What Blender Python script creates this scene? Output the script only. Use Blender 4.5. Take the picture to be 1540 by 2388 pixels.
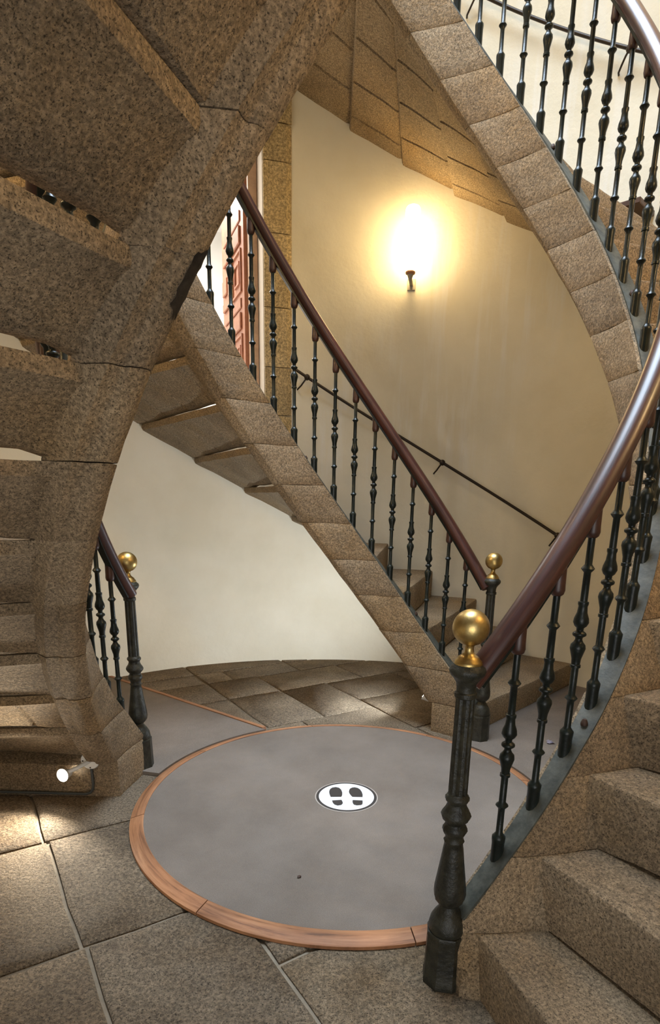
import bpy, bmesh, math, random
from mathutils import Vector, Matrix, noise
S = bpy.context.scene
for o in list(bpy.data.objects):
    bpy.data.objects.remove(o)
COL = S.collection
R_ = math.radians
sin, cos, PI = math.sin, math.cos, math.pi

# ------------------------------------------------------------------ camera
F_PX, CX, CY = 1388.235, 802.01, 1549.72
yaw, pitch, roll = -0.0108, -0.26819, 0.02359
Fv = Vector((sin(yaw) * cos(pitch), cos(yaw) * cos(pitch), sin(pitch)))
Rt = Vector((cos(yaw), -sin(yaw), 0))
Up = Rt.cross(Fv)
c_, s_ = cos(roll), sin(roll)
Rt, Up = c_ * Rt + s_ * Up, -s_ * Rt + c_ * Up
cam_data = bpy.data.cameras.new('camera')
cam = bpy.data.objects.new('camera', cam_data)
COL.objects.link(cam)
m = Matrix((Rt, Up, -Fv)).transposed().to_4x4()
m.translation = Vector((0, -2.62625, 1.39921))
cam.matrix_world = m
cam_data.sensor_fit = 'HORIZONTAL'
cam_data.sensor_width = 36.0
cam_data.lens = F_PX * 36.0 / 1540.0
cam_data.shift_x = (770 - CX) / 1540.0
cam_data.shift_y = (CY - 1194) / 1540.0
cam_data.clip_start = 0.01
S.camera = cam

# ------------------------------------------------------------------ world, light, exposure
W = bpy.data.worlds.new('world')
S.world = W
W.use_nodes = True
W.node_tree.nodes['Background'].inputs[0].default_value = (0.75, 0.87, 1.0, 1)
W.node_tree.nodes['Background'].inputs[1].default_value = 0.4


def light(kind, name, loc, energy, color, target=None, **kw):
    d = bpy.data.lights.new(name, kind)
    d.energy = energy
    d.color = color
    for k, v in kw.items():
        setattr(d, k, v)
    o = bpy.data.objects.new(name, d)
    COL.objects.link(o)
    o.location = loc
    if target is not None:
        o.rotation_euler = (Vector(target) - Vector(loc)).to_track_quat('-Z', 'Y').to_euler()
    return o


TOP = 7.2
light('AREA', 'skylight_daylight', (0, 0, TOP - 0.02), 300, (0.70, 0.84, 1.0), (0, 0, 0), shape='DISK', size=3.4).data.spread = R_(105)
light('AREA', 'entrance_fill', (0.0, -4.6, 0.9), 9, (1.0, 0.98, 0.95), (-0.15, 0, 1.0), shape='RECTANGLE', size=1.7, size_y=2.0).data.spread = R_(70)  # unseen fill light added behind the camera to brighten the lower wall
S.view_settings.view_transform = 'Standard'
S.view_settings.look = 'None'
S.view_settings.exposure = 0.0
S.view_settings.gamma = 1.0
S.view_settings.use_curve_mapping = False

# ------------------------------------------------------------------ stair geometry constants (metres, degrees)
THA, THB, THC = -74.08, 45.26, 165.0
RISE = 0.2177
STEP = 8.472
K = RISE / STEP           # rise per degree
TH1 = 4.3                 # first riser after the newel
ZB = -0.04                # level of step n is RISE*n + ZB
RW = 2.70                 # wall radius
SOV = 1.1                 # overlap of a stone under the next riser, degrees
NSTEP = 23


def P(r, deg, z=0.0):
    a = R_(deg)
    return Vector((r * cos(a), r * sin(a), z))


# ------------------------------------------------------------------ materials
def new_mat(name):
    mt = bpy.data.materials.new(name)
    mt.use_nodes = True
    nt = mt.node_tree
    b = nt.nodes['Principled BSDF']
    return mt, nt, b


def ramp(nt, fac, stops):
    n = nt.nodes.new('ShaderNodeValToRGB')
    cr = n.color_ramp
    while len(cr.elements) < len(stops):
        cr.elements.new(0.5)
    for e, (p, c) in zip(cr.elements, stops):
        e.position = p
        e.color = (*c, 1) if len(c) == 3 else c
    nt.links.new(fac, n.inputs[0])
    return n.outputs[0]


def tex(nt, kind, vec, scale, **kw):
    n = nt.nodes.new('ShaderNodeTex' + kind)
    n.inputs['Scale'].default_value = scale
    for k, v in kw.items():
        n.inputs[k].default_value = v
    nt.links.new(vec, n.inputs['Vector'])
    return n


def mixc(nt, a, b, fac, mode='MIX'):
    n = nt.nodes.new('ShaderNodeMix')
    n.data_type = 'RGBA'
    n.blend_type = mode
    for i, v in ((0, fac), (6, a), (7, b)):
        if hasattr(v, 'links') or hasattr(v, 'is_linked'):
            nt.links.new(v, n.inputs[i])
        elif isinstance(v, (int, float)):
            n.inputs[i].default_value = v
        else:
            n.inputs[i].default_value = (*v, 1)
    return n.outputs[2]


def coords(nt, rand=True):
    tc = nt.nodes.new('ShaderNodeTexCoord')
    v = tc.outputs['Object']
    if rand:
        oi = nt.nodes.new('ShaderNodeObjectInfo')
        mu = nt.nodes.new('ShaderNodeMath')
        mu.operation = 'MULTIPLY'
        mu.inputs[1].default_value = 37.0
        nt.links.new(oi.outputs['Random'], mu.inputs[0])
        ad = nt.nodes.new('ShaderNodeVectorMath')
        ad.operation = 'ADD'
        nt.links.new(v, ad.inputs[0])
        nt.links.new(mu.outputs[0], ad.inputs[1])
        return ad.outputs[0], oi.outputs['Random']
    return v, None


def bump(nt, b, h, strength, dist, prev=None):
    n = nt.nodes.new('ShaderNodeBump')
    n.inputs['Strength'].default_value = strength
    n.inputs['Distance'].default_value = dist
    nt.links.new(h, n.inputs['Height'])
    if prev is not None:
        nt.links.new(prev, n.inputs['Normal'])
    nt.links.new(n.outputs[0], b.inputs['Normal'])
    return n.outputs[0]


def granite(name, lo, hi, grain=170, speck=0.55, rough_amp=0.006, stain=(0.30, 0.20, 0.09), stain_amt=0.5):
    mt, nt, b = new_mat(name)
    v, rnd = coords(nt)
    n1 = tex(nt, 'Noise', v, 2.6, Detail=6.0, Roughness=0.62)
    base = ramp(nt, n1.outputs['Fac'], [(0.3, lo), (0.72, hi)])
    n2 = tex(nt, 'Noise', v, 1.1, Detail=5.0, Roughness=0.7)
    sf = ramp(nt, n2.outputs['Fac'], [(0.5, (0, 0, 0)), (0.72, (stain_amt,) * 3)])
    base = mixc(nt, base, stain, sf)
    # crystals: dark mica and pale feldspar
    g = tex(nt, 'Noise', v, grain, Detail=2.0, Roughness=0.6)
    gd = ramp(nt, g.outputs['Fac'], [(0.33, (1 - speck,) * 3), (0.45, (1, 1, 1))])
    base = mixc(nt, base, gd, 1.0, 'MULTIPLY')
    g2 = tex(nt, 'Noise', v, grain * 0.45, Detail=3.0, Roughness=0.65)
    gl = ramp(nt, g2.outputs['Fac'], [(0.34, (0.62,) * 3), (0.5, (1.0,) * 3), (0.64, (1.50,) * 3)])
    base = mixc(nt, base, gl, 1.0, 'MULTIPLY')
    tone = ramp(nt, rnd, [(0.0, (0.93, 0.93, 0.94)), (0.5, (1.0, 0.98, 0.96)), (1.0, (1.06, 1.04, 1.0))])
    base = mixc(nt, base, tone, 1.0, 'MULTIPLY')
    nt.links.new(base, b.inputs['Base Color'])
    b.inputs['Roughness'].default_value = 0.86
    b.inputs['Specular IOR Level'].default_value = 0.3
    n3 = tex(nt, 'Noise', v, 26, Detail=7.0, Roughness=0.72)
    nb = bump(nt, b, n3.outputs['Fac'], 0.9, rough_amp)
    bump(nt, b, g2.outputs['Fac'], 0.7, rough_amp * 0.35, nb)
    return mt


M = {}
M['step'] = granite('granite_steps', (0.200, 0.145, 0.088), (0.345, 0.262, 0.168), 230, 0.75, 0.011, stain=(0.32, 0.205, 0.09), stain_amt=0.7)
M['slab'] = granite('granite_floor_slabs', (0.155, 0.115, 0.075), (0.30, 0.235, 0.160), 210, 0.75, 0.026, stain=(0.15, 0.095, 0.045), stain_amt=0.85)
M['jamb'] = granite('granite_door_jamb', (0.36, 0.27, 0.14), (0.50, 0.39, 0.22), 150, 0.5, 0.006, stain=(0.40, 0.27, 0.11))


def plain(name, col, rough=0.6, metal=0.0, nscale=0, namt=0.0, bscale=0, bdist=0.0, spec=0.5, col2=None):
    mt, nt, b = new_mat(name)
    b.inputs['Roughness'].default_value = rough
    b.inputs['Metallic'].default_value = metal
    b.inputs['Specular IOR Level'].default_value = spec
    b.inputs['Base Color'].default_value = (*col, 1)
    if nscale:
        v, _ = coords(nt, False)
        n = tex(nt, 'Noise', v, nscale, Detail=5.0, Roughness=0.65)
        c2 = col2 or tuple(x * (1 - namt) for x in col)
        nt.links.new(ramp(nt, n.outputs['Fac'], [(0.35, c2), (0.65, col)]), b.inputs['Base Color'])
    if bscale:
        v, _ = coords(nt, False)
        n = tex(nt, 'Noise', v, bscale, Detail=5.0, Roughness=0.65)
        bump(nt, b, n.outputs['Fac'], 0.7, bdist)
    return mt


M['mortar'] = plain('lime_mortar', (0.30, 0.25, 0.185), 0.95, nscale=9, namt=0.35, bscale=60, bdist=0.004, spec=0.2)
M['iron'] = plain('dark_green_cast_iron', (0.011, 0.016, 0.013), 0.30, 0.0, spec=0.32, nscale=30, col2=(0.006, 0.008, 0.007), namt=0, bscale=90, bdist=0.0012)
M['iron_old'] = plain('worn_green_cast_iron', (0.036, 0.034, 0.023), 0.42, 0.0, spec=0.4, nscale=26, col2=(0.010, 0.010, 0.007), bscale=45, bdist=0.006)
M['strip'] = plain('grey_green_painted_iron_strip', (0.085, 0.088, 0.072), 0.6, 0.0, nscale=22, col2=(0.032, 0.036, 0.030), bscale=60, bdist=0.002)
M['rod'] = plain('brown_iron_rod', (0.030, 0.020, 0.014), 0.4, 0.4, bscale=60, bdist=0.002)
M['collar'] = plain('brown_painted_collar', (0.060, 0.022, 0.014), 0.4, 0.0, nscale=20, namt=0.4)
M['brass'] = plain('aged_brass', (0.60, 0.44, 0.18), 0.38, 1.0, nscale=16, col2=(0.40, 0.27, 0.09), bscale=22, bdist=0.0015)
M['white_plastic'] = plain('white_plastic', (0.75, 0.74, 0.70), 0.4)
M['black_cable'] = plain('dark_grey_conduit', (0.05, 0.055, 0.055), 0.5)
M['decal_white'] = plain('white_vinyl', (0.78, 0.78, 0.80), 0.5)
M['decal_black'] = plain('black_vinyl', (0.035, 0.028, 0.024), 0.6)
M['decal_edge'] = plain('pale_vinyl_edge', (0.42, 0.37, 0.32), 0.6)
M['white_paint'] = plain('white_painted_wall', (0.86, 0.85, 0.82), 0.8)
M['reveal'] = plain('pale_grey_plaster_reveal', (0.62, 0.55, 0.45), 0.85, bscale=60, bdist=0.002)
M['door'] = plain('reddish_oak_door', (0.50, 0.22, 0.12), 0.5, nscale=14, col2=(0.38, 0.15, 0.08), bscale=30, bdist=0.001)
M['door_frame'] = plain('pale_varnished_door_frame', (0.62, 0.40, 0.25), 0.5, nscale=14, namt=0.25)
M['dark_wood'] = plain('dark_brown_board', (0.09, 0.04, 0.02), 0.5, nscale=20, namt=0.4)
M['lamp_cap'] = plain('terracotta_lamp_cap', (0.42, 0.20, 0.10), 0.5)
M['lamp_plate'] = plain('grey_lamp_bracket', (0.35, 0.31, 0.24), 0.6)
M['paper'] = plain('crumpled_plastic_wrapper', (0.55, 0.52, 0.62), 0.3)
M['patch'] = plain('dark_mortar_patch', (0.095, 0.075, 0.055), 0.95, nscale=20, namt=0.5, bscale=50, bdist=0.006)
M['rust'] = plain('rusty_bolt', (0.05, 0.025, 0.015), 0.6, 0.3)


def emit(name, col, s):
    mt, nt, b = new_mat(name)
    b.inputs['Base Color'].default_value = (0.9, 0.9, 0.9, 1)
    b.inputs['Emission Color'].default_value = (*col, 1)
    b.inputs['Emission Strength'].default_value = s
    return mt


M['opal'] = emit('lit_opal_glass', (1.0, 0.72, 0.34), 30)
M['opal_bright'] = emit('lit_opal_glass_bright', (1.0, 0.70, 0.34), 125)
M['led'] = emit('lit_white_led', (1.0, 0.96, 0.88), 60)


def plaster():
    mt, nt, b = new_mat('cream_lime_plaster')
    v, _ = coords(nt, False)
    n1 = tex(nt, 'Noise', v, 1.3, Detail=5.0, Roughness=0.6)
    base = ramp(nt, n1.outputs['Fac'], [(0.35, (0.70, 0.635, 0.49)), (0.65, (0.79, 0.73, 0.59))])
    # pale vertical streaks: daylight filtered through balusters, put into the plaster colour
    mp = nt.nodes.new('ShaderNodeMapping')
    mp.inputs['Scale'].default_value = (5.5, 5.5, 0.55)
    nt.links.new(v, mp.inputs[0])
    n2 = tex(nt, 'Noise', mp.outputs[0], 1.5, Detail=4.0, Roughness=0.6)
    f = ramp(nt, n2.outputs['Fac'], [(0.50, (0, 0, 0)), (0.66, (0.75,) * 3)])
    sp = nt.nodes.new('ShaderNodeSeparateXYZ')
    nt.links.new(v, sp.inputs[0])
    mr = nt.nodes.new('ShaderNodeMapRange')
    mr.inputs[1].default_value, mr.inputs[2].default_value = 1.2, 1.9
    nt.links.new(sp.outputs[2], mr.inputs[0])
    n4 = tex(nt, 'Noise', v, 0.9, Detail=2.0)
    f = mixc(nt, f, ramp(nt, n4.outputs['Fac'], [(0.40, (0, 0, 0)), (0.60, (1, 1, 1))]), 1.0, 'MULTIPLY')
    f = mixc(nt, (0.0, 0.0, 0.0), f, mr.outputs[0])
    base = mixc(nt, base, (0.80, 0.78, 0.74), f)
    nt.links.new(base, b.inputs['Base Color'])
    b.inputs['Roughness'].default_value = 0.9
    b.inputs['Specular IOR Level'].default_value = 0.2
    n3 = tex(nt, 'Noise', v, 22, Detail=6.0, Roughness=0.6)
    bump(nt, b, n3.outputs['Fac'], 0.5, 0.006)
    return mt


def carpet():
    mt, nt, b = new_mat('grey_brown_floor_covering')
    v, _ = coords(nt, False)
    n1 = tex(nt, 'Noise', v, 2.0, Detail=6.0, Roughness=0.65)
    base = ramp(nt, n1.outputs['Fac'], [(0.3, (0.145, 0.116, 0.092)), (0.7, (0.218, 0.180, 0.147))])
    n2 = tex(nt, 'Noise', v, 420, Detail=2.0)
    base = mixc(nt, base, ramp(nt, n2.outputs['Fac'], [(0.3, (0.72,) * 3), (0.7, (1.25,) * 3)]), 1.0, 'MULTIPLY')
    nt.links.new(base, b.inputs['Base Color'])
    b.inputs['Roughness'].default_value = 0.8
    b.inputs['Specular IOR Level'].default_value = 0.35
    bump(nt, b, n2.outputs['Fac'], 0.6, 0.002)
    return mt


def wood(name, lo, hi, rough, along=1.0, dark=0.6, coat=0.0):
    mt, nt, b = new_mat(name)
    uv = nt.nodes.new('ShaderNodeUVMap')
    mp = nt.nodes.new('ShaderNodeMapping')
    mp.inputs['Scale'].default_value = (3.0 * along, 60, 1)
    nt.links.new(uv.outputs[0], mp.inputs[0])
    n1 = tex(nt, 'Noise', mp.outputs[0], 1.0, Detail=7.0, Roughness=0.7, Distortion=0.6)
    base = ramp(nt, n1.outputs['Fac'], [(0.32, tuple(x * dark for x in lo)), (0.45, lo), (0.68, hi)])
    v, _ = coords(nt, False)
    n2 = tex(nt, 'Noise', v, 4, Detail=4.0)
    base = mixc(nt, base, ramp(nt, n2.outputs['Fac'], [(0.35, (0.75,) * 3), (0.65, (1.15,) * 3)]), 1.0, 'MULTIPLY')
    nt.links.new(base, b.inputs['Base Color'])
    b.inputs['Roughness'].default_value = rough
    b.inputs['Coat Weight'].default_value = coat
    b.inputs['Coat Roughness'].default_value = 0.2
    bump(nt, b, n1.outputs['Fac'], 0.5, 0.0012)
    return mt


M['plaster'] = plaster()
M['carpet'] = carpet()
M['rail'] = wood('dark_mahogany_handrail', (0.042, 0.013, 0.009), (0.082, 0.024, 0.015), 0.38, coat=0.2)
M['rim'] = wood('orange_brown_oak_rim', (0.30, 0.125, 0.05), (0.44, 0.21, 0.095), 0.62, dark=0.45)


# ------------------------------------------------------------------ helpers
def link(name, bm, mats, parent=None, smooth=None, loc=None, rotz=None):
    bmesh.ops.recalc_face_normals(bm, faces=bm.faces)
    me = bpy.data.meshes.new(name)
    bm.to_mesh(me)
    bm.free()
    for mt in (mats if isinstance(mats, (list, tuple)) else [mats]):
        me.materials.append(mt)
    if smooth is not None:
        me.shade_smooth()
        me.set_sharp_from_angle(angle=R_(smooth))
    return place(name, me, parent, loc, rotz)


def place(name, me, parent=None, loc=None, rotz=None):
    o = bpy.data.objects.new(name, me)
    COL.objects.link(o)
    if parent is not None:
        o.parent = parent
    if loc is not None:
        o.location = loc
    if rotz is not None:
        o.rotation_euler = (0, 0, rotz)
    return o


def empty(name, loc, label, cat, group=None, rotz=0.0):
    o = bpy.data.objects.new(name, None)
    o.empty_display_size = 0.1
    COL.objects.link(o)
    o.location = loc
    o.rotation_euler = (0, 0, rotz)
    return tag(o, label, cat, group)


def tag(o, label, cat, group=None):
    o['label'] = label
    o['category'] = cat
    if group:
        o['group'] = group
    return o


def struct(o):
    o['kind'] = 'structure'
    return o


def lathe(bm, prof, n=16, c=(0, 0, 0), flute=0, fl_amt=0.0, caps=True):
    rows = []
    for z, r in prof:
        row = []
        for i in range(n):
            a = 2 * PI * i / n
            rr = r * (1 - fl_amt * (0.5 - 0.5 * cos(a * flute))) if flute else r
            row.append(bm.verts.new((c[0] + rr * cos(a), c[1] + rr * sin(a), c[2] + z)))
        rows.append(row)
    for a, b in zip(rows, rows[1:]):
        for i in range(n):
            j = (i + 1) % n
            bm.faces.new((a[i], a[j], b[j], b[i]))
    if caps:
        bm.faces.new(rows[0][::-1])
        bm.faces.new(rows[-1])
    return rows


def box(bm, x0, x1, y0, y1, z0, z1, mat=None):
    vs = [Vector((x, y, z)) for x in (x0, x1) for y in (y0, y1) for z in (z0, z1)]
    if mat is not None:
        vs = [mat @ v for v in vs]
    v = [bm.verts.new(q) for q in vs]
    for f in ((0, 1, 3, 2), (4, 6, 7, 5), (0, 4, 5, 1), (2, 3, 7, 6), (0, 2, 6, 4), (1, 5, 7, 3)):
        bm.faces.new([v[i] for i in f])


def tube(bm, pts, r, n=8, caps=True):
    rows = []
    prev = None
    for i, p in enumerate(pts):
        p = Vector(p)
        a = Vector(pts[max(0, i - 1)])
        b = Vector(pts[min(len(pts) - 1, i + 1)])
        t = (b - a).normalized()
        up = Vector((0, 0, 1)) if abs(t.z) < 0.95 else Vector((1, 0, 0))
        u = t.cross(up).normalized() if prev is None else (prev - t * prev.dot(t)).normalized()
        prev = u
        w = t.cross(u)
        rows.append([bm.verts.new(p + (u * cos(2 * PI * k / n) + w * sin(2 * PI * k / n)) * r) for k in range(n)])
    for a, b in zip(rows, rows[1:]):
        for k in range(n):
            bm.faces.new((a[k], a[(k + 1) % n], b[(k + 1) % n], b[k]))
    if caps:
        bm.faces.new(rows[0][::-1])
        bm.faces.new(rows[-1])


def sweep(bm, frames, sect, uvscale=1.0, close=True, caps=True):
    """frames: list of (centre, side, up) ; sect: list of (a, b) -> centre + side*a + up*b ; writes UVs"""
    uvl = bm.loops.layers.uv.verify()
    rows, L, acc = [], [], 0.0
    for i, (c, s, u) in enumerate(frames):
        if i:
            acc += (c - frames[i - 1][0]).length
        L.append(acc)
        rows.append([bm.verts.new(c + s * a + u * b) for a, b in sect])
    n = len(sect)
    V = [0.0]
    for k in range(1, n + 1):
        a, b = sect[k - 1], sect[k % n]
        V.append(V[-1] + math.hypot(a[0] - b[0], a[1] - b[1]))
    for i in range(len(rows) - 1):
        for k in range(n if close else n - 1):
            f = bm.faces.new((rows[i][k], rows[i][(k + 1) % n], rows[i + 1][(k + 1) % n], rows[i + 1][k]))
            for lp, (x, y) in zip(f.loops, ((L[i], V[k]), (L[i], V[k + 1]), (L[i + 1], V[k + 1]), (L[i + 1], V[k]))):
                lp[uvl].uv = (x * uvscale, y * uvscale)
    if caps and close:
        bm.faces.new(rows[0][::-1])
        bm.faces.new(rows[-1])


def helix_frames(r, zo, t0, t1, n, th0=0.0):
    """t in degrees from the newel; frame up is perpendicular to the slope in the vertical tangent plane"""
    fr = []
    for i in range(n + 1):
        t = t0 + (t1 - t0) * i / n
        c = P(r, t + th0, zo + K * t)
        tan = Vector((-sin(R_(t + th0)), cos(R_(t + th0)), K * 180 / PI / r)).normalized()
        side = P(1, t + th0)
        fr.append((c, side, tan.cross(side) * -1 if tan.cross(side).z < 0 else tan.cross(side)))
    return fr


# ------------------------------------------------------------------ floor
fl = bmesh.new()
n = 96
ring = [fl.verts.new(P(RW + 0.35, 360 * i / n, -0.030)) for i in range(n)]
low = [fl.verts.new(P(RW + 0.35, 360 * i / n, -0.15)) for i in range(n)]
fl.faces.new(ring)
fl.faces.new(low[::-1])
for i in range(n):
    fl.faces.new((ring[i], low[i], low[(i + 1) % n], ring[(i + 1) % n]))
floor = struct(link('floor', fl, M['mortar']))

UX, UY = Vector((0.83, 0.56)).normalized()
VX, VY = Vector((0.56, -0.83)).normalized()


def clip_circle(poly, R):
    N = 72
    for i in range(N):
        a = 2 * PI * (i + 0.5) / N
        nx, ny = cos(a), sin(a)
        lim = R * cos(PI / N)
        out = []
        for k in range(len(poly)):
            p, q = poly[k], poly[(k + 1) % len(poly)]
            dp, dq = p[0] * nx + p[1] * ny - lim, q[0] * nx + q[1] * ny - lim
            if dp <= 0:
                out.append(p)
            if (dp < 0) != (dq < 0) and abs(dp - dq) > 1e-9:
                t = dp / (dp - dq)
                out.append((p[0] + (q[0] - p[0]) * t, p[1] + (q[1] - p[1]) * t))
        poly = out
        if len(poly) < 3:
            return []
    return poly


rows = [  # (v0, v1, cuts along u)
    (-2.72, -2.43, [-1.6, -0.5, 0.10, 0.94, 1.7]),
    (-2.43, -2.15, [-1.6, -0.9, 0.10, 0.334, 0.94, 1.7]),
    (-2.15, -1.72, [-2.1, -1.2, -0.5, 0.10, 0.535, 1.295, 2.2]),
    (-1.72, -1.08, [-2.3, -1.5, -0.6, 0.10, 0.535, 0.945]),
    (-1.72, -1.26, [0.945, 1.6, 2.3]),
    (-1.26, -0.61, [0.945, 1.7, 2.6]),
    (-1.08, -0.365, [-2.7, -2.0, -1.29, -0.4, 0.35, 0.945]),
    (-0.61, 0.10, [0.945, 1.9, 2.72]),
    (-0.365, 0.37, [-2.7, -2.05, -1.275, -0.3, 0.5, 0.945]),
    (0.10, 0.80, [0.945, 1.8, 2.72]),
    (0.37, 1.12, [-2.7, -1.95, -1.26, -0.765]),
    (0.37, 0.77, [-0.765, 0.1, 0.945]),
    (0.77, 1.62, [-0.765, 0.12, 1.0]),
    (0.80, 1.62, [1.0, 1.9, 2.6]),
    (1.12, 1.9, [-2.5, -1.7, -0.9, -0.765]),
    (1.62, 2.2, [-0.765, 0.3, 1.2, 2.0]),
    (1.9, 2.72, [-2.0, -1.1, -0.765]),
    (2.2, 2.72, [-0.765, 0.5, 1.6]),
]
rng = random.Random(5)
for v0, v1, cuts in rows:
    for u0, u1 in zip(cuts, cuts[1:]):
        if u1 - u0 < 0.2:
            continue
        g = 0.007
        pu, pv = [], []
        pts = []
        nn = 6
        edge = [(u0 + g, v0 + g), (u1 - g, v0 + g), (u1 - g, v1 - g), (u0 + g, v1 - g)]
        for k in range(4):
            a, b = edge[k], edge[(k + 1) % 4]
            for j in range(nn):
                t = j / nn
                u_, v_ = a[0] + (b[0] - a[0]) * t, a[1] + (b[1] - a[1]) * t
                w = 0.010
                u_ += w * (noise.noise(Vector((u_ * 4, v_ * 4, 1.3))))
                v_ += w * (noise.noise(Vector((u_ * 4, v_ * 4, 7.7))))
                pts.append((u_ * UX + v_ * VX, u_ * UY + v_ * VY))
        pts = clip_circle(pts, RW + 0.10)
        if len(pts) < 3:
            continue
        cx = sum(p[0] for p in pts) / len(pts)
        cy = sum(p[1] for p in pts) / len(pts)
        bm = bmesh.new()
        tilt = (rng.uniform(-0.004, 0.004), rng.uniform(-0.004, 0.004), rng.uniform(-0.003, 0.002))
        zt = lambda x, y: -0.015 + tilt[0] * (x - cx) + tilt[1] * (y - cy) + tilt[2]
        mid = [bm.verts.new((x - cx, y - cy, zt(x, y) - 0.007)) for x, y in pts]
        top = [bm.verts.new(((x - cx) * 0.965, (y - cy) * 0.965, zt(x, y))) for x, y in pts]
        bot = [bm.verts.new((x - cx, y - cy, -0.05)) for x, y in pts]
        bm.faces.new(top)
        k = len(pts)
        for i in range(k):
            j = (i + 1) % k
            bm.faces.new((top[i], mid[i], mid[j], top[j]))
            bm.faces.new((mid[i], bot[i], bot[j], mid[j]))
        link('paving_stone', bm, M['slab'], floor, 50, loc=(cx, cy, 0))

# ------------------------------------------------------------------ wall with door opening
D0, D1, DZ0, DZ1 = 106.0, 126.0, 2.06, 4.02
E0, E1, EZ = 250.0, 290.0, 2.30     # unseen doorway behind the camera, opened to let fill light in
WT = 0.45
wl = bmesh.new()
ths = sorted(set([i * 2.5 for i in range(144)] + [D0, D1, E0, E1]))
zs = [-0.05, 0.6, 1.2, DZ0, EZ, 3.2, DZ1, 4.8, 5.6, 6.4, TOP]
gi = {}
go = {}
for a in ths:
    for z in zs:
        gi[a, z] = wl.verts.new(P(RW, a, z))
        go[a, z] = wl.verts.new(P(RW + WT, a, z))
for i, a in enumerate(ths):
    b = ths[(i + 1) % len(ths)]
    for z, z2 in zip(zs, zs[1:]):
        if D0 - .01 <= a < D1 - .01 and DZ0 - .01 <= z < DZ1 - .01:
            continue
        if E0 - .01 <= a < E1 - .01 and z < EZ - .01:
            continue
        wl.faces.new((gi[a, z], gi[a, z2], gi[b, z2], gi[b, z]))
        wl.faces.new((go[a, z], go[b, z], go[b, z2], go[a, z2]))
    if E0 - .01 <= a < E1 - .01:
        wl.faces.new((gi[a, EZ], gi[b, EZ], go[b, EZ], go[a, EZ])).material_index = 1
    if D0 - .01 <= a < D1 - .01:
        for z in (DZ0, DZ1):
            f = wl.faces.new((gi[a, z], gi[b, z], go[b, z], go[a, z]))
            f.material_index = 1
for a in (E0, E1):
    for z, z2 in zip(zs, zs[1:]):
        if z < EZ - .01:
            wl.faces.new((gi[a, z], gi[a, z2], go[a, z2], go[a, z])).material_index = 1
for a in (D0, D1):
    for z, z2 in zip(zs, zs[1:]):
        if DZ0 - .01 <= z < DZ1 - .01:
            f = wl.faces.new((gi[a, z], gi[a, z2], go[a, z2], go[a, z]))
            f.material_index = 1
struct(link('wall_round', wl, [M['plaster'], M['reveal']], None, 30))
cl = bmesh.new()
ri, ro = [], []
for zz in (TOP, TOP + 0.2):
    ri.append([cl.verts.new(P(1.9, 5 * i, zz)) for i in range(72)])
    ro.append([cl.verts.new(P(RW + WT, 5 * i, zz)) for i in range(72)])
for i in range(72):
    j = (i + 1) % 72
    cl.faces.new((ri[0][i], ri[0][j], ro[0][j], ro[0][i]))
    cl.faces.new((ri[1][i], ro[1][i], ro[1][j], ri[1][j]))
    cl.faces.new((ri[0][i], ri[1][i], ri[1][j], ri[0][j]))
    cl.faces.new((ro[0][i], ro[0][j], ro[1][j], ro[1][i]))
struct(link('ceiling', cl, M['white_paint']))

# door surround of granite blocks on the right of the opening (and on the left, behind the stairs)
door = bpy.data.objects.new('door_1', None)
COL.objects.link(door)
struct(door)
jz = [1.55, 2.06, 2.42, 2.846, 3.351, 3.813, 4.05]


def jamb(a0, a1, cham_low):
    for z, z2 in list(zip(jz, jz[1:]))[0 if cham_low else 1:]:
        bm = bmesh.new()
        r0 = RW - 0.022
        ch = 0.9
        prof = ([(a0, RW + 0.05), (a0, RW - 0.004), (a0 + ch, r0), (a1, r0), (a1, RW + 0.05)] if cham_low else
                [(a0, RW + 0.05), (a0, r0), (a1 - ch, r0), (a1, RW - 0.004), (a1, RW + 0.05)])
        lo = [bm.verts.new(P(r, a, z + 0.003)) for a, r in prof]
        hi = [bm.verts.new(P(r, a, z2 - 0.003)) for a, r in prof]
        bm.faces.new(lo)
        bm.faces.new(hi[::-1])
        for i in range(5):
            bm.faces.new((lo[i], lo[(i + 1) % 5], hi[(i + 1) % 5], hi[i]))
        link('jamb_stone', bm, M['jamb'], door)


jamb(101.45, 106.0, True)
jamb(126.0, 130.5, False)
bm = bmesh.new()
for i in range(8):
    a, b = 101.45 + 29.05 * i / 8, 101.45 + 29.05 * (i + 1) / 8
    vs = [bm.verts.new(P(r, t, z)) for t in (a, b) for r in (RW - .022, RW + .05) for z in (4.056, 4.36)]
    for f in ((0, 1, 3, 2), (4, 6, 7, 5), (0, 4, 5, 1), (2, 3, 7, 6), (0, 2, 6, 4), (1, 5, 7, 3)):
        bm.faces.new([vs[i] for i in f])
link('lintel_stone', bm, M['jamb'], door)

# pale wooden frame at the outer edge of the reveal, hinged leaf standing open outwards
hx = P(RW + WT - 0.10, 106.25)


def radial_box(name, a_mid, r0, r1, w, z0, z1, mt, parent):
    bm = bmesh.new()
    rot = Matrix.Rotation(R_(a_mid), 4, 'Z')
    box(bm, r0, r1, -w / 2, w / 2, z0, z1, rot)
    return link(name, bm, mt, parent)


radial_box('frame_post', 106.75, RW + WT - 0.12, RW + WT - 0.02, 0.07, DZ0, DZ1, M['door_frame'], door)
radial_box('frame_post', 125.25, RW + WT - 0.12, RW + WT - 0.02, 0.07, DZ0, DZ1, M['door_frame'], door)

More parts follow.
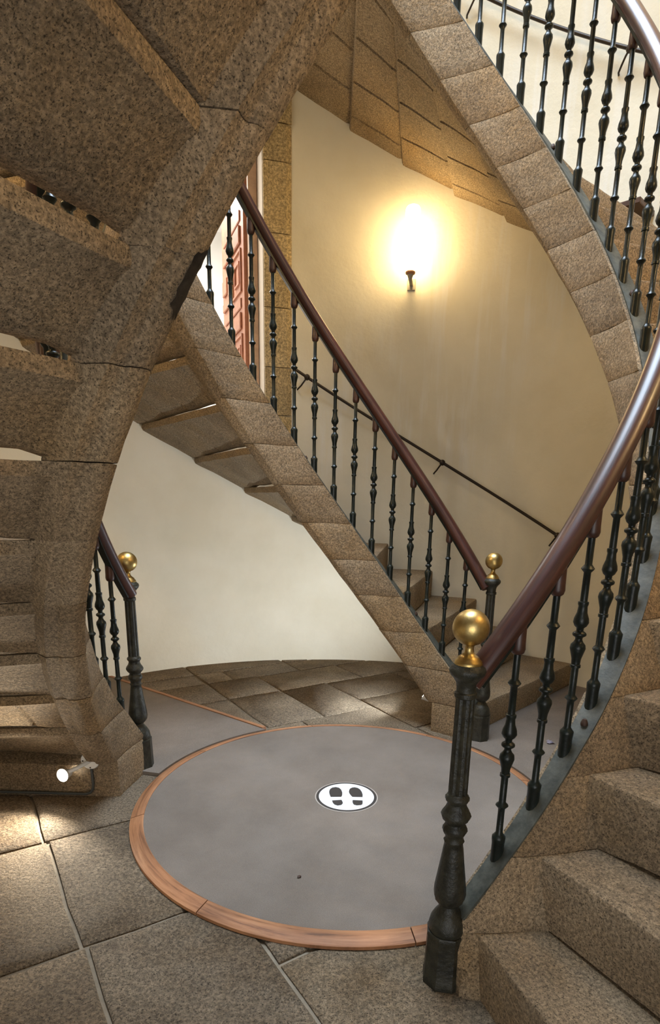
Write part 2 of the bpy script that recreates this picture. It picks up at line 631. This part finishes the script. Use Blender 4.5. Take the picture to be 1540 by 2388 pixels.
leaf_ang = 113.2
hinge = P(RW + WT - 0.02, 107.55)
LM = Matrix.Translation(hinge) @ Matrix.Rotation(R_(leaf_ang), 4, 'Z')
LW, LZ0, LZ1 = 0.86, DZ0 + 0.01, DZ1 - 0.02
bm = bmesh.new()
box(bm, 0, LW, -0.022, 0.022, LZ0, LZ1, LM)
leaf = link('door_leaf', bm, M['door'], door)
# raised mouldings in nested hooks, on both faces of the leaf


def mould(x0, x1, z0, z1, t=0.016, d=0.016, h=0.014, side=1):
    """ring of bars framing a rectangle"""
    bm = bmesh.new()
    y0, y1 = (0.022, 0.022 + h) if side > 0 else (-0.022 - h, -0.022)
    box(bm, x0, x1, y0, y1, z0, z0 + t, LM)
    box(bm, x0, x1, y0, y1, z1 - t, z1, LM)
    box(bm, x0, x0 + t, y0, y1, z0 + t, z1 - t, LM)
    box(bm, x1 - t, x1, y0, y1, z0 + t, z1 - t, LM)
    link('panel_moulding', bm, M['door'], leaf)


def slab(x0, x1, z0, z1, h=0.02, side=1):
    bm = bmesh.new()
    y0, y1 = (0.022, 0.022 + h) if side > 0 else (-0.022 - h, -0.022)
    box(bm, x0, x1, y0, y1, z0, z1, LM)
    bmesh.ops.bevel(bm, geom=bm.edges[:], offset=0.006, segments=1, affect='EDGES')
    link('raised_panel', bm, M['door'], leaf)


zc = LZ0 + 0.10
kk = 0
while zc < LZ1 - 0.40:
    for sd in (1, -1):
        if kk % 2 == 0:
            slab(0.10, 0.76, zc, zc + 0.13, side=sd)
            slab(0.10, 0.76, zc + 0.16, zc + 0.24, 0.012, side=sd)
        else:
            mould(0.08, 0.42, zc, zc + 0.32, side=sd)
            mould(0.14, 0.32, zc + 0.07, zc + 0.24, side=sd)
            slab(0.48, 0.80, zc, zc + 0.07, side=sd)
            slab(0.48, 0.56, zc + 0.08, zc + 0.32, side=sd)
            slab(0.62, 0.80, zc + 0.13, zc + 0.26, side=sd)
    zc += 0.28 if kk % 2 == 0 else 0.36
    kk += 1

# the bright white room beyond the doorway
rm = bmesh.new()
RM = Matrix.Rotation(R_(116), 4, 'Z')
x0, x1, y0, y1, z0, z1 = RW + WT - 0.06, 5.6, -1.3, 1.5, DZ0 - 0.02, 4.4
c = [RM @ Vector((x, y, z)) for x in (x0, x1) for y in (y0, y1) for z in (z0, z1)]
v = [rm.verts.new(q) for q in c]
for f in ((4, 6, 7, 5), (0, 4, 5, 1), (2, 3, 7, 6), (0, 2, 6, 4), (1, 5, 7, 3)):
    rm.faces.new([v[i] for i in f])
struct(link('wall_side_room', rm, M['white_paint']))
light('AREA', 'side_room_light', RM @ Vector((4.4, 0.3, 4.3)), 70, (1.0, 0.95, 0.90), RM @ Vector((4.4, 0.3, 0)), size=1.0)

# ------------------------------------------------------------------ stone steps
GROOVES = ([1.395, 1.775, 2.16, 2.52], [1.585, 1.965, 2.34])


def jit(v, s, amp, seed):
    q = Vector((v.x * s + seed * 7.3, v.y * s + seed * 3.1, v.z * s))
    return v + Vector((noise.noise(q), noise.noise(q + Vector((11, 0, 0))), noise.noise(q + Vector((0, 23, 0))))) * amp


ZT = 0.092
SECT = [(1.10, ZT), (1.10, 0.02), (1.10, -0.08), (1.10, -0.18), (1.10, -0.242), (1.104, -0.262), (1.113, -0.268),
        (1.122, -0.286), (1.142, -0.303), (1.166, -0.302), (1.186, -0.287), (1.194, -0.268), (1.205, -0.262),
        (1.235, -0.262), (1.275, -0.15), (1.255, -0.10), (1.225, -0.02), (1.198, 0.055), (1.182, ZT)]


def lift_for(table):
    def f(rel):
        if rel <= table[0][0]:
            return table[0][1]
        for (a, x), (b, y) in zip(table, table[1:]):
            if a <= rel <= b:
                return x + (y - x) * (rel - a) / (b - a)
        return 0.0
    return f


LIFTA = lift_for([(0, .082), (8, .080), (14, .070), (20, .062), (26, .036), (32, .020), (38, .006), (46, 0)])
LIFTB = lift_for([(0, .070), (8, .060), (15, .022), (24, 0)])


def step_mesh(grooves, seed, first=False, gmax=0.014, lift=None, n=1, gr=1.30):
    bm = bmesh.new()
    H = RISE
    gap = lambda r: 0.0015 + (gmax - .0015) * max(0.0, min(1.0, (r - gr) / 0.08, (2.45 - r) / 0.1))
    # radii
    rs = {1.17: 0, 1.22: 0, 1.20: 0, 1.25: 0, 1.33: 0, RW + 0.06: 0, 2.45: 0, RW: 0}
    for x in (1.5, 1.68, 1.87, 2.06, 2.25, 2.62):
        rs[x] = 0
    for x in grooves:
        for d in (-0.30, 0.30):
            pass
        rs[x - 0.012] = 0
        rs[x - 0.004] = 1
        rs[x + 0.004] = 1
        rs[x + 0.012] = 0
    rl = sorted(rs)
    rows = []
    f0 = -1.0 if first else 0.0
    for r in rl:
        gd = 0.019 * rs[r]
        g = gap(r)
        bd = 0.030 / r * 180 / PI  # width of the slanted band behind each joint
        zf = g
        zbk = H - 0.052
        ns = 0.010 / r * 180 / PI
        e = STEP + SOV
        if first:
            sec = [(f0, 0.0), (f0, 0.09), (f0, H - 0.014), (f0 + ns * .4, H - .004), (f0 + ns * 1.2, H), (2.5, H), (5, H), (7.5, H), (e, H), (e, H - 0.035),
                   (e + .3, H - 0.05), (e + 1.2, H - 0.06), (e + 1.5, 0.12), (e + 1.5, 0.06), (e + 1.5, 0.0), (5, 0.0)]
            sec = sec[:9] + [(11.6, H - 0.002 if False else H - 0.03), (11.7, H - 0.05), (11.7, 0.14), (11.7, 0.09), (11.7, 0.05), (11.7, 0.0), (5, 0.0)]
            sec[8] = (e, H)
        else:
            sec = [(0, g), (0, 0.09), (0, H - 0.014), (ns * .4, H - .004), (ns * 1.2, H), (2.5, H), (5, H), (7.5, H), (e, H), (e, H - 0.022),
                   (e - bd * .25, H - 0.040), (e - bd, zbk + gd)]
            a0, b0 = (e - bd, zbk), (SOV + 0.6, g + 0.004)
            for t in (0.33, 0.66):
                bulge = 0.006 * sin(PI * t)
                sec.append((a0[0] + (b0[0] - a0[0]) * t, a0[1] + (b0[1] - a0[1]) * t + bulge + gd))
            sec.append((b0[0], b0[1] + gd))
            sec.append((SOV - .1, g))
        row = []
        for t, z in sec:
            p = P(r, t, z)
            amp = 0.004
            row.append(bm.verts.new(jit(p, 6.0, amp, seed)))
        rows.append(row)
    kk = len(rows[0])
    for a, b in zip(rows, rows[1:]):
        for i in range(kk):
            j = (i + 1) % kk
            bm.faces.new((a[i], a[j], b[j], b[i]))
    bm.faces.new(rows[0])
    bm.faces.new(rows[-1][::-1])
    # inner string block with its rolled under-edge: a slanted prism cut by two level joints
    zl = [0.0012, 0.006, 0.06, 0.11, 0.16, H - 0.005, H - 0.0008]
    if first:
        zl[0] = 0.0
    srow = []
    for q, z in enumerate(zl):
        shrink = 0.0014 if q in (0, len(zl) - 1) else 0.0
        row = []
        for r, zo in SECT:
            t = (z - 0.1505 - zo) / K
            if lift:
                for _ in range(6):
                    t = (z - 0.1505 - zo - lift(t + TH1 + STEP * (n - 1)) * max(0.0, min(1.0, (zo + 0.10) / 0.17))) / K
            if first:
                if zo <= -0.18:
                    t = (RISE - 0.1505 - zo) / K      # upright back of the first block
                t = min(max(t, -3.6), 11.7)
            rr = r + (shrink if r < 1.15 else -shrink)
            p = P(rr, t, z)
            row.append(bm.verts.new(jit(p, 7.0, 0.0035, seed)))
        srow.append(row)
    kk = len(SECT)
    for a, b in zip(srow, srow[1:]):
        for i in range(kk):
            j = (i + 1) % kk
            bm.faces.new((a[i], a[j], b[j], b[i]))
    bm.faces.new(srow[0])
    bm.faces.new(srow[-1][::-1])
    bmesh.ops.recalc_face_normals(bm, faces=bm.faces)
    me = bpy.data.meshes.new('step')
    bm.to_mesh(me)
    bm.free()
    me.materials.append(M['step'])
    me.shade_smooth()
    me.set_sharp_from_angle(angle=R_(32))
    return me


STEPS = [step_mesh(GROOVES[i % 2], i) for i in range(4)]
PLAIN = [step_mesh([], 20 + i, gmax=0.012) for i in range(2)]


def staircase(th, label, phase, lift, nl, special=None):
    t = empty('staircase', P(1.15, th + TH1, -0.015), label, 'staircase', 'three interlocking spiral stairs')
    inv = Vector(t.location)
    for n in range(1, NSTEP + 1):
        me = STEPS[(n + phase) % 4]
        if n <= nl:
            me = step_mesh(GROOVES[(n + phase) % 2], 30 + n, n == 1, 0.014, lift, n)
        if special and n in special:
            me = special[n]
        place('step', me, t, (-inv.x, -inv.y, RISE * (n - 1) + ZB - inv.z), R_(th + TH1 + STEP * (n - 1)))
    return t


def repair_patch(stair, th, n):
    # dark mortar filling of a broken corner on the rolled edge
    inv = Vector(stair.location)
    bm = bmesh.new()
    zt_ = RISE * n + ZB
    rows = []
    for i in range(9):
        z = zt_ - 0.105 + 0.120 * i / 8
        row = []
        for q, (r, zo) in enumerate([(1.1025, -0.263), (1.107, -0.2695), (1.113, -0.275), (1.121, -0.288), (1.131, -0.2985), (1.142, -0.3055), (1.155, -0.306), (1.168, -0.304)]):
            zz = z + 0.035 * noise.noise(Vector((q * 0.8, i * 0.7, 2.2))) * (1 if i in (0, 8) else 0)
            w = 0.5 * noise.noise(Vector((i * 0.8, q * 0.4, 5.1))) if q in (0, 7) else 0
            t_ = (zz - zo - w * 0.02) / K
            row.append(bm.verts.new(P(r, th + t_, zz) - inv))
        rows.append(row)
    for a, b in zip(rows, rows[1:]):
        for i in range(7):
            bm.faces.new((a[i], a[i + 1], b[i + 1], b[i]))
    bmesh.ops.solidify(bm, geom=bm.faces[:], thickness=0.003)
    link('repair_patch', bm, M['patch'], stair, 50)['label'] = 'dark mortar patch on a broken corner'


staircase(THA, 'stone spiral stair rising at the right from the front newel and round behind the lamp', 1, LIFTA, 7)
staircase(THB, 'stone spiral stair rising from the back newel post to the upper left door', 0, LIFTB, 4)
stair_left = staircase(THC, 'stone spiral stair seen from below as a dark stepped underside at the left', 1, LIFTB, 4,
          {8: step_mesh(GROOVES[1], 41, gmax=0.028, gr=1.24), 9: step_mesh([], 42, gmax=0.032, gr=1.22), 10: step_mesh([], 43, gmax=0.032, gr=1.20), 11: PLAIN[0], 12: PLAIN[1], 13: PLAIN[0], 14: PLAIN[1], 15: PLAIN[0]})

repair_patch(stair_left, THC, 9)

# ------------------------------------------------------------------ balustrades
BAL = [(-0.03, .019), (0.045, .019), (0.060, .0205), (0.068, .0205), (0.075, .015), (0.083, .0105), (0.16, .0100), (0.172, .0105), (0.178, .016),
       (0.183, .0190), (0.188, .016), (0.194, .0105), (0.285, .0105), (0.287, .0150), (0.296, .0150), (0.298, .0125), (0.315, .0135),
       (0.335, .0185), (0.350, .0222), (0.362, .0205), (0.371, .0135), (0.379, .0100), (0.386, .0110), (0.391, .0185), (0.396, .0200), (0.401, .0180),
       (0.407, .0100), (0.416, .0105), (0.422, .0170), (0.434, .0222), (0.447, .0205), (0.465, .0145), (0.485, .0128), (0.492, .0150), (0.499, .0150),
       (0.501, .0105), (0.590, .0100), (0.596, .0150), (0.602, .0190), (0.608, .0150), (0.615, .0100), (0.72, .0100)]
bm = bmesh.new()
lathe(bm, BAL, 12)
bal_me = bpy.data.meshes.new('baluster')
bmesh.ops.recalc_face_normals(bm, faces=bm.faces)
bm.to_mesh(bm_me := bal_me)
bm.free()
bal_me.materials.append(M['iron'])
bal_me.shade_smooth()
bal_me.set_sharp_from_angle(angle=R_(50))
bm = bmesh.new()
lathe(bm, [(0.695, .0125), (0.700, .0175), (0.712, .0205), (0.730, .0195), (0.80, .0180)], 12)
bmesh.ops.recalc_face_normals(bm, faces=bm.faces)
col_me = bpy.data.meshes.new('collar')
bm.to_mesh(col_me)
bm.free()
col_me.materials.append(M['collar'])
col_me.shade_smooth()
col_me.set_sharp_from_angle(angle=R_(50))

RB = 1.135      # radius of the baluster line
RAILSECT = []
for i in range(20):
    a = 2 * PI * i / 20
    x, y = cos(a) * 0.038, sin(a) * 0.033
    if y < 0:
        y *= 0.8
        x *= 0.92
    RAILSECT.append((x, y + 0.004))


def balustrade(th, first, gap_deg, label, group, lift):
    base = P(RB, th, -0.015)
    t = empty('balustrade', base, label, 'balustrade', group)
    off = -base

    def put(name, bm, mt, parent=t, smooth=50, loc=None, rotz=R_(th)):
        return link(name, bm, mt, parent, smooth, off if loc is None else loc, rotz)
    end = 196.0
    bm = bmesh.new()
    sweep(bm, helix_frames(1.128, 0.898, 1.2, end, 150), RAILSECT)
    put('handrail', bm, M['rail'], smooth=60)
    bm = bmesh.new()
    sweep(bm, helix_frames(1.128, 0.898, 1.5, end, 150), [(-.014, -.019), (.014, -.019), (.014, -.030), (-.014, -.030)])
    put('rail_band', bm, M['iron'], smooth=30)
    bm = bmesh.new()
    fr = []
    for i, (c, sd, up) in enumerate(helix_frames(1.148, ZT, 1.6, end, 190)):
        fr.append((c + Vector((0, 0, lift(1.6 + (end - 1.6) * i / 190))), sd, up))
    sweep(bm, fr, [(-.034, -.003), (-.034, .006), (.034, .006), (.034, -.003)])
    put('base_strip', bm, M['strip'], smooth=30)
    k = 0
    while first + gap_deg * k < end - 3:
        d = first + gap_deg * k
        zb = ZT + 0.008 + lift(d)
        b = place('baluster', bal_me, t, P(RB, th + d, zb + K * d) + off, R_(17 * k))
        b.scale.z = (0.872 - zb) / 0.772
        place('collar', col_me, b)
        k += 1
    for d in (first + gap_deg * 2.55, first + gap_deg * 8.4, first + gap_deg * 12.5, first + gap_deg * 17.4):
        bm = bmesh.new()
        lathe(bm, [(0, .011), (.006, .012), (.012, .010), (.02, .006)], 8)
        link('bolt', bm, M['rust'], t, 50, P(1.15, th + d, ZT + .008 + lift(d) + K * d) + off, 0)
    # newel post
    npos = P(1.143, th, 0) + off
    bm = bmesh.new()
    rows = lathe(bm, [(.247, .024), (.256, .034), (.272, .045), (.289, .0475), (.31, .0465), (.35, .041), (.40, .034), (.44, .029), (.458, .026),
                      (.462, .030), (.466, .030), (.470, .026), (.482, .027), (.490, .033), (.498, .0365), (.507, .035), (.514, .030), (.519, .027),
                      (.526, .031), (.536, .040), (.546, .0435), (.556, .040), (.570, .031), (.580, .0275), (.588, .029), (.594, .0345), (.603, .0345),
                      (.608, .029), (.614, .0265)], 24, flute=12, fl_amt=0.05)
    post = link('newel_post', bm, M['iron_old'], t, 60, npos, R_(th))
    bm = bmesh.new()
    lathe(bm, [(.612, .0270), (.66, .0268), (.76, .0262), (.86, .0256), (.900, .0255)], 48, flute=12, fl_amt=0.15)
    link('fluted_shaft', bm, M['iron_old'], post, 60)
    bm = bmesh.new()
    lathe(bm, [(.896, .0262), (.899, .0300), (.911, .0300), (.914, .0262), (.928, .0262), (.940, .029), (.951, .036), (.962, .046), (.972, .0495),
               (.981, .047), (.987, .039), (.993, .036)], 24)
    link('capital', bm, M['iron_old'], post, 50)
    bm = bmesh.new()
    lathe(bm, [(-.02, .066), (.0, .067), (.008, .064), (.150, .061), (.158, .0625), (.164, .060)], 8)
    lathe(bm, [(.160, .053), (.172, .056), (.180, .0555), (.20, .0515), (.222, .040), (.236, .029), (.250, .022)], 24)
    link('pedestal', bm, M['iron_old'], post, 40)
    bm = bmesh.new()
    prof = [(.988, .0365), (.993, .0375), (.999, .0355), (1.004, .030), (1.009, .0285), (1.014, .021), (1.022, .0135), (1.032, .0115), (1.040, .0125), (1.0435, .016)]
    for i in range(1, 14):
        a = -PI / 2 + 0.36 + (PI - 0.36) * i / 13
        prof.append((1.0885 + 0.0485 * sin(a), max(0.0485 * cos(a), 0.0006)))
    lathe(bm, prof, 32)
    link('finial', bm, M['brass'], post, 50)['label'] = 'round brass ball finial'
    return t


balustrade(THA, 7.9, 6.065, 'green-black iron balustrade with mahogany rail starting at the front right brass ball newel', 'spiral stair balustrades', LIFTA)
balustrade(THB, 8.5, 6.09, 'green-black iron balustrade with mahogany rail crossing the picture centre to the back brass ball newel', 'spiral stair balustrades', LIFTB)
balustrade(THC, 8.3, 6.09, 'green-black iron balustrade whose brass ball newel stands left, half behind the stone underside', 'spiral stair balustrades', LIFTB)


# ------------------------------------------------------------------ iron rods along the wall
def wall_rail(th, d0, d1, brackets, label):
    base = P(RW - 0.06, th + d0, 0.98 + K * d0)
    t = empty('wall_handrail', base, label, 'handrail', 'wall handrails')
    off = -base
    n = int((d1 - d0) / 1.5)
    bm = bmesh.new()
    tube(bm, [P(RW - 0.065, th + d0 + (d1 - d0) * i / n, 0.975 + K * (d0 + (d1 - d0) * i / n)) for i in range(n + 1)], 0.0115, 8)
    link('rod', bm, M['rod'], t, 60, off)
    for d in brackets:
        z = 0.975 + K * d
        bm = bmesh.new()
        # round boss clasping the rod, then a hooked arm down and back into the wall
        c = P(RW - 0.065, th + d, z)
        for k, (rr, w) in enumerate([(.0, 0)]):
            u = bmesh.ops.create_uvsphere(bm, u_segments=12, v_segments=8, radius=0.024)
            bmesh.ops.translate(bm, verts=u['verts'], vec=c)
        tube(bm, [c, P(RW - 0.060, th + d + .5, z - 0.03), P(RW - 0.045, th + d + 1.0, z - 0.06), P(RW - 0.02, th + d + 1.5, z - 0.082), P(RW + 0.01, th + d + 1.6, z - 0.085)], 0.0065, 8)
        link('bracket', bm, M['rod'], t, 60, off)
    return t


wall_rail(THB, 7.6, 56.0, (7.9, 29.0, 53.6), 'thin dark iron handrail on the cream wall below the lamp')
wall_rail(THA, 7.6, 172.0, (8, 30, 52, 77, 101, 125, 147.5, 168), 'thin dark iron handrail on the wall at the top right')
wall_rail(THC, 7.6, 172.0, (8, 30, 52, 77, 101, 125, 147.5, 168), 'thin dark iron handrail hidden on the wall behind the left stair')


# ------------------------------------------------------------------ wall lamps
def wall_lamp(th, z, label, glass):
    r = RW - 0.165
    t = empty('wall_lamp', P(r, th, z), label, 'lamp', 'opal wall lamps')
    bm = bmesh.new()
    prof = [(0.022, .034), (0.03, .045), (0.05, .052), (0.12, .055), (0.40, .056), (0.425, .054), (0.440, .046), (0.448, .030), (0.451, .001)]
    lathe(bm, prof, 24)
    link('opal_tube', bm, M[glass], t, 60)
    bm = bmesh.new()
    lathe(bm, [(0.0, .026), (0.006, .036), (0.018, .038), (0.024, .034)], 24)
    link('end_cap', bm, M['lamp_cap'], t, 50)
    bm = bmesh.new()
    rot = Matrix.Rotation(R_(th), 4, 'Z')
    lathe(bm, [(-0.05, .006), (-0.03, .013), (0.0, .024), (.002, .024)], 16)
    box(bm, 0.0, 0.175, -0.012, 0.012, -0.028, -0.008, rot)
    box(bm, 0.150, 0.168, -0.03, 0.03, -0.055, 0.02, rot)
    link('bracket', bm, M['lamp_plate'], t)
    return t


wall_lamp(81.4, 3.06, 'lit tubular opal glass wall lamp on the cream wall', 'opal')
wall_lamp(201.4, 3.06, 'lit tubular wall lamp out of frame on the left wall', 'opal_bright')
wall_lamp(-38.6, 3.06, 'lit tubular wall lamp out of frame on the right wall', 'opal_bright')
wall_lamp(38.0, 5.75, 'lit tubular wall lamp above the upper right stair', 'opal')
wall_lamp(158.0, 5.75, 'lit tubular wall lamp above the upper left landing', 'opal_bright')


# ------------------------------------------------------------------ little LED spotlights screwed to the back of each first step
def spotlight(th, label, aim, power, cable=True, color=(1.0, 0.93, 0.80), head=(0.098, 0.085, -0.040)):
    a = th + 16.05                       # back plane of the first block
    rot = Matrix.Rotation(R_(a), 4, 'Z')  # x radial, y away from the block
    o = P(1.228, a, 0.177)
    t = empty('spotlight', o, label, 'spotlight', 'under-stair spotlights', R_(a))
    bm = bmesh.new()
    mm = Matrix.Rotation(-PI / 2, 4, 'X')
    lathe(bm, [(0, .044), (.008, .044), (.012, .040), (.013, .001)], 28)
    for v in bm.verts:
        v.co = mm @ v.co
    link('base_plate', bm, M['white_plastic'], t, 40)
    head = Vector(head)
    bm = bmesh.new()
    tube(bm, [(0.0, 0.008, 0.0), (0.01, 0.03, -0.002), (0.045, 0.055, -0.018), head - Vector((0.01, 0.012, -0.006))], 0.010, 10)
    link('arm', bm, M['white_plastic'], t, 60)
    d = (rot.to_3x3().inverted() @ (Vector(aim) - (o + rot.to_3x3() @ head))).normalized()
    q = d.to_track_quat('Z', 'Y').to_matrix().to_4x4()
    bm = bmesh.new()
    lathe(bm, [(-.045, .010), (-.042, .018), (-.015, .024), (.0, .031), (.004, .031), (.0, .027)], 24, caps=False)
    for v in bm.verts:
        v.co = q @ v.co + head
    link('lamp_head', bm, M['white_plastic'], t, 50)
    bm = bmesh.new()
    lathe(bm, [(-.001, .0275), (.0035, .026), (.007, .018), (.008, .001)], 24)
    for v in bm.verts:
        v.co = q @ v.co + head
    link('lens', bm, M['led'], t, 50)
    for x, z in ((-.033, 0), (.033, 0), (0, .033), (.0, -.034)):
        bm = bmesh.new()
        box(bm, x - .003, x + .003, .011, .0145, z - .003, z + .003)
        link('screw', bm, M['rust'], t)
    wpos = o + rot.to_3x3() @ (head + d * 0.03)
    light('SPOT', 'spotlight_beam', wpos, power, color, aim, spot_size=R_(150), spot_blend=0.9, shadow_soft_size=0.02)
    if cable:
        bm = bmesh.new()
        pth = [P(1.224, a, 0.135), P(1.222, a, 0.06), P(1.226, a, 0.03), P(1.238, a, 0.012), P(1.262, a, 0.004), P(1.5, a, 0.006), P(1.95, a, 0.008), P(2.6, a, 0.008)]
        pth = [p + P(0.012, a + 90) for p in pth]
        tube(bm, pth, 0.0065, 8)
        tag(link('cable', bm, M['black_cable'], None, 60), 'dark conduit along the foot of the stone block ' + label.split('|')[0].split(' on ')[-1], 'cable', 'spotlight cables')
    return t


spotlight(THC, 'glaring white spotlight on the left stair foot', (-1.6, -1.15, 0.25), 55)
spotlight(THB, 'small white spotlight on the back stair foot', (-1.1, 2.1, 1.15), 100, False, (0.80, 0.90, 1.0), (0.06, 0.125, -0.030))
spotlight(THA, 'white spotlight on the front right stair foot', (1.9, 0.2, 0.5), 22, False)

# ------------------------------------------------------------------ round platform in the well, its wooden rim, mats in front of the stairs
pf = empty('round_platform', (0, 0, -0.015), 'round grey floor platform with an orange-brown wooden rim', 'platform')
bm = bmesh.new()
top = [bm.verts.new(P(0.945, 3 * i, 0.026)) for i in range(120)]
bot = [bm.verts.new(P(0.945, 3 * i, 0.002)) for i in range(120)]
bm.faces.new(top)
bm.faces.new(bot[::-1])
for i in range(120):
    bm.faces.new((top[i], bot[i], bot[(i + 1) % 120], top[(i + 1) % 120]))
link('floor_covering', bm, M['carpet'], pf)
NR = 8
for s in range(NR):
    a0, a1 = 14 + 360 / NR * s + 0.12, 14 + 360 / NR * (s + 1) - 0.12
    fr = [(P(1, a0 + (a1 - a0) * i / 16, 0) * 0.0 + Vector((0, 0, 0)), P(1, a0 + (a1 - a0) * i / 16), Vector((0, 0, 1))) for i in range(17)]
    bm = bmesh.new()
    uvl = bm.loops.layers.uv.verify()
    sect = [(0.940, 0.002), (0.940, 0.028), (0.944, 0.030), (0.996, 0.016), (1.0, 0.013), (1.0, 0.001)]
    rws = [[bm.verts.new(sd * a + up * b) for a, b in sect] for _, sd, up in fr]
    for i in range(16):
        for k in range(len(sect)):
            k2 = (k + 1) % len(sect)
            f = bm.faces.new((rws[i][k], rws[i][k2], rws[i + 1][k2], rws[i + 1][k]))
            L = R_(a1 - a0) / 16
            for lp, (x, y) in zip(f.loops, ((i * L, sect[k][0]), (i * L, sect[k2][0]), ((i + 1) * L, sect[k2][0]), ((i + 1) * L, sect[k][0]))):
                lp[uvl].uv = (x + s * 3.7, y + s * 0.31)
    bm.faces.new(rws[0][::-1])
    bm.faces.new(rws[-1])
    link('rim_segment', bm, M['rim'], pf, 50)


def landing(th, label):
    """flat covered floor wedge in front of a first step, edged by a wooden lath on its free side"""
    t = empty('floor_mat', P(1.5, th - 18, -0.015), label, 'floor mat', 'grey floor mats before the stairs')
    off = -Vector(t.location)
    # free edge: straight line from the platform rim to the wall, as seen beside the left stair
    rot = Matrix.Rotation(R_(th - THC), 4, 'Z')
    e0, e1 = rot @ Vector((-0.542, 0.88, 0)), rot @ Vector((-1.613, 1.665, 0))
    d = (e1 - e0).normalized()
    e0 = e0 - d * 0.02
    e2 = e0 + d * 1.75
    bm = bmesh.new()
    pts = []
    a_s = math.degrees(math.atan2(e0.y, e0.x))
    a_e = th + 3.2
    while a_e < a_s:
        a_e += 360
    for i in range(17):
        pts.append(P(1.004, a_s + (a_e - a_s) * i / 16))
    pts.append(P(RW + 0.02, a_e))
    a_w = math.degrees(math.atan2(e2.y, e2.x))
    while a_w > a_e:
        a_w -= 360
    for i in range(1, 12):
        p = P(RW + 0.02, a_e + (a_w - a_e) * i / 12)
        pts.append(p)
    pts.append(e2)
    hi = [bm.verts.new((p.x, p.y, 0.006)) for p in pts]
    lo = [bm.verts.new((p.x, p.y, -0.012)) for p in pts]
    bm.faces.new(hi)
    bm.faces.new(lo[::-1])
    for i in range(len(pts)):
        j = (i + 1) % len(pts)
        bm.faces.new((hi[i], lo[i], lo[j], hi[j]))
    link('floor_covering', bm, M['carpet'], t, None, off)
    nrm = Vector((-d.y, d.x, 0))
    if nrm.dot(Vector((e0.x, e0.y, 0)) - P(1.8, th)) < 0:
        nrm = -nrm
    bm = bmesh.new()
    sweep(bm, [(e0 + d * 0.02, nrm, Vector((0, 0, 1))), (e0 + d * 0.6, nrm, Vector((0, 0, 1))), (e2, nrm, Vector((0, 0, 1)))],
          [(0.0, -0.012), (0.0, 0.010), (0.030, 0.008), (0.036, -0.012)])
    link('edge_lath', bm, M['rim'], t, None, off)


landing(THC, 'grey floor mat with a wooden edge between the round platform and the left newel')
landing(THB, 'grey floor mat at the right before the first step of the back stair')

# round sticker with two shoe prints
st = empty('floor_sticker', (0, 0, 0.0115), 'round white sticker with two black shoe prints at the platform centre', 'sticker')
for nm, r0, z, mt in (('outer_edge', 0.153, .0002, 'decal_edge'), ('black_ring', 0.1475, .0006, 'decal_black'), ('white_disc', 0.1345, .001, 'decal_white')):
    bm = bmesh.new()
    lathe(bm, [(0.0, r0), (z + 0.0004, r0)], 72)
    link(nm, bm, M[mt], st)
PR = {'sole': [[(385, 470), (388, 440), (402, 410), (440, 383), (510, 370), (580, 383), (625, 420), (648, 470), (650, 505), (645, 535), (632, 555), (425, 562), (408, 535), (393, 500)],
               [(782, 460), (788, 425), (805, 393), (850, 370), (900, 364), (960, 375), (1010, 405), (1042, 450), (1058, 500), (1055, 548), (855, 550), (830, 530), (800, 495)]],
      'heel': [[(455, 628), (640, 612), (655, 635), (668, 660), (665, 680), (640, 703), (570, 716), (510, 700), (475, 670)],
               [(860, 610), (1053, 612), (1054, 650), (1048, 680), (1020, 695), (940, 703), (885, 692), (862, 665), (856, 635)]]}
for nm, lst in PR.items():
    for poly in lst:
        bm = bmesh.new()
        q = [((u - 735) / 600 * 0.147, -(v - 540) / 272 * 0.147) for u, v in poly]
        hi = [bm.verts.new((x, y, .0022)) for x, y in q]
        lo = [bm.verts.new((x, y, .0012)) for x, y in q]
        bm.faces.new(hi)
        bm.faces.new(lo[::-1])
        for i in range(len(q)):
            j = (i + 1) % len(q)
            bm.faces.new((hi[i], lo[i], lo[j], hi[j]))
        link(nm, bm, M['decal_black'], st)

# dark crumb on the platform, plastic scrap beyond it
bm = bmesh.new()
u = bmesh.ops.create_icosphere(bm, subdivisions=2, radius=0.007)
for v in bm.verts:
    v.co = jit(v.co * 1.0, 180, 0.004, 3)
    v.co.z = max(v.co.z * 0.6, -0.003)
tag(link('pebble', bm, M['rust'], None, 40, (-0.171, -0.655, 0.0145)), 'tiny dark crumb lying on the round platform', 'debris')
bm = bmesh.new()
rr = random.Random(4)
vs = [[bm.verts.new((0.014 * (i - 1.5) + rr.uniform(-.003, .003), 0.012 * (j - 1.5) + rr.uniform(-.003, .003), rr.uniform(0.0, 0.016))) for j in range(4)] for i in range(4)]
for i in range(3):
    for j in range(3):
        bm.faces.new((vs[i][j], vs[i + 1][j], vs[i + 1][j + 1], vs[i][j + 1]))
bmesh.ops.solidify(bm, geom=bm.faces[:], thickness=0.001)
tag(link('wrapper', bm, M['paper'], None, None, (1.231, 0.764, 0.008)), 'small crumpled pale plastic scrap on the mat at the right', 'debris')

# brown threshold board on the upper right stair
bm = bmesh.new()
rot = Matrix.Rotation(R_(46.2), 4, 'Z')
box(bm, 2.44, 2.695, -0.05, 0.12, 3.228, 3.262, rot)
bmesh.ops.bevel(bm, geom=bm.edges[:], offset=0.004, segments=1, affect='EDGES')
tag(link('wooden_board', bm, M['dark_wood']), 'short dark brown board on an upper right step against the wall', 'board')
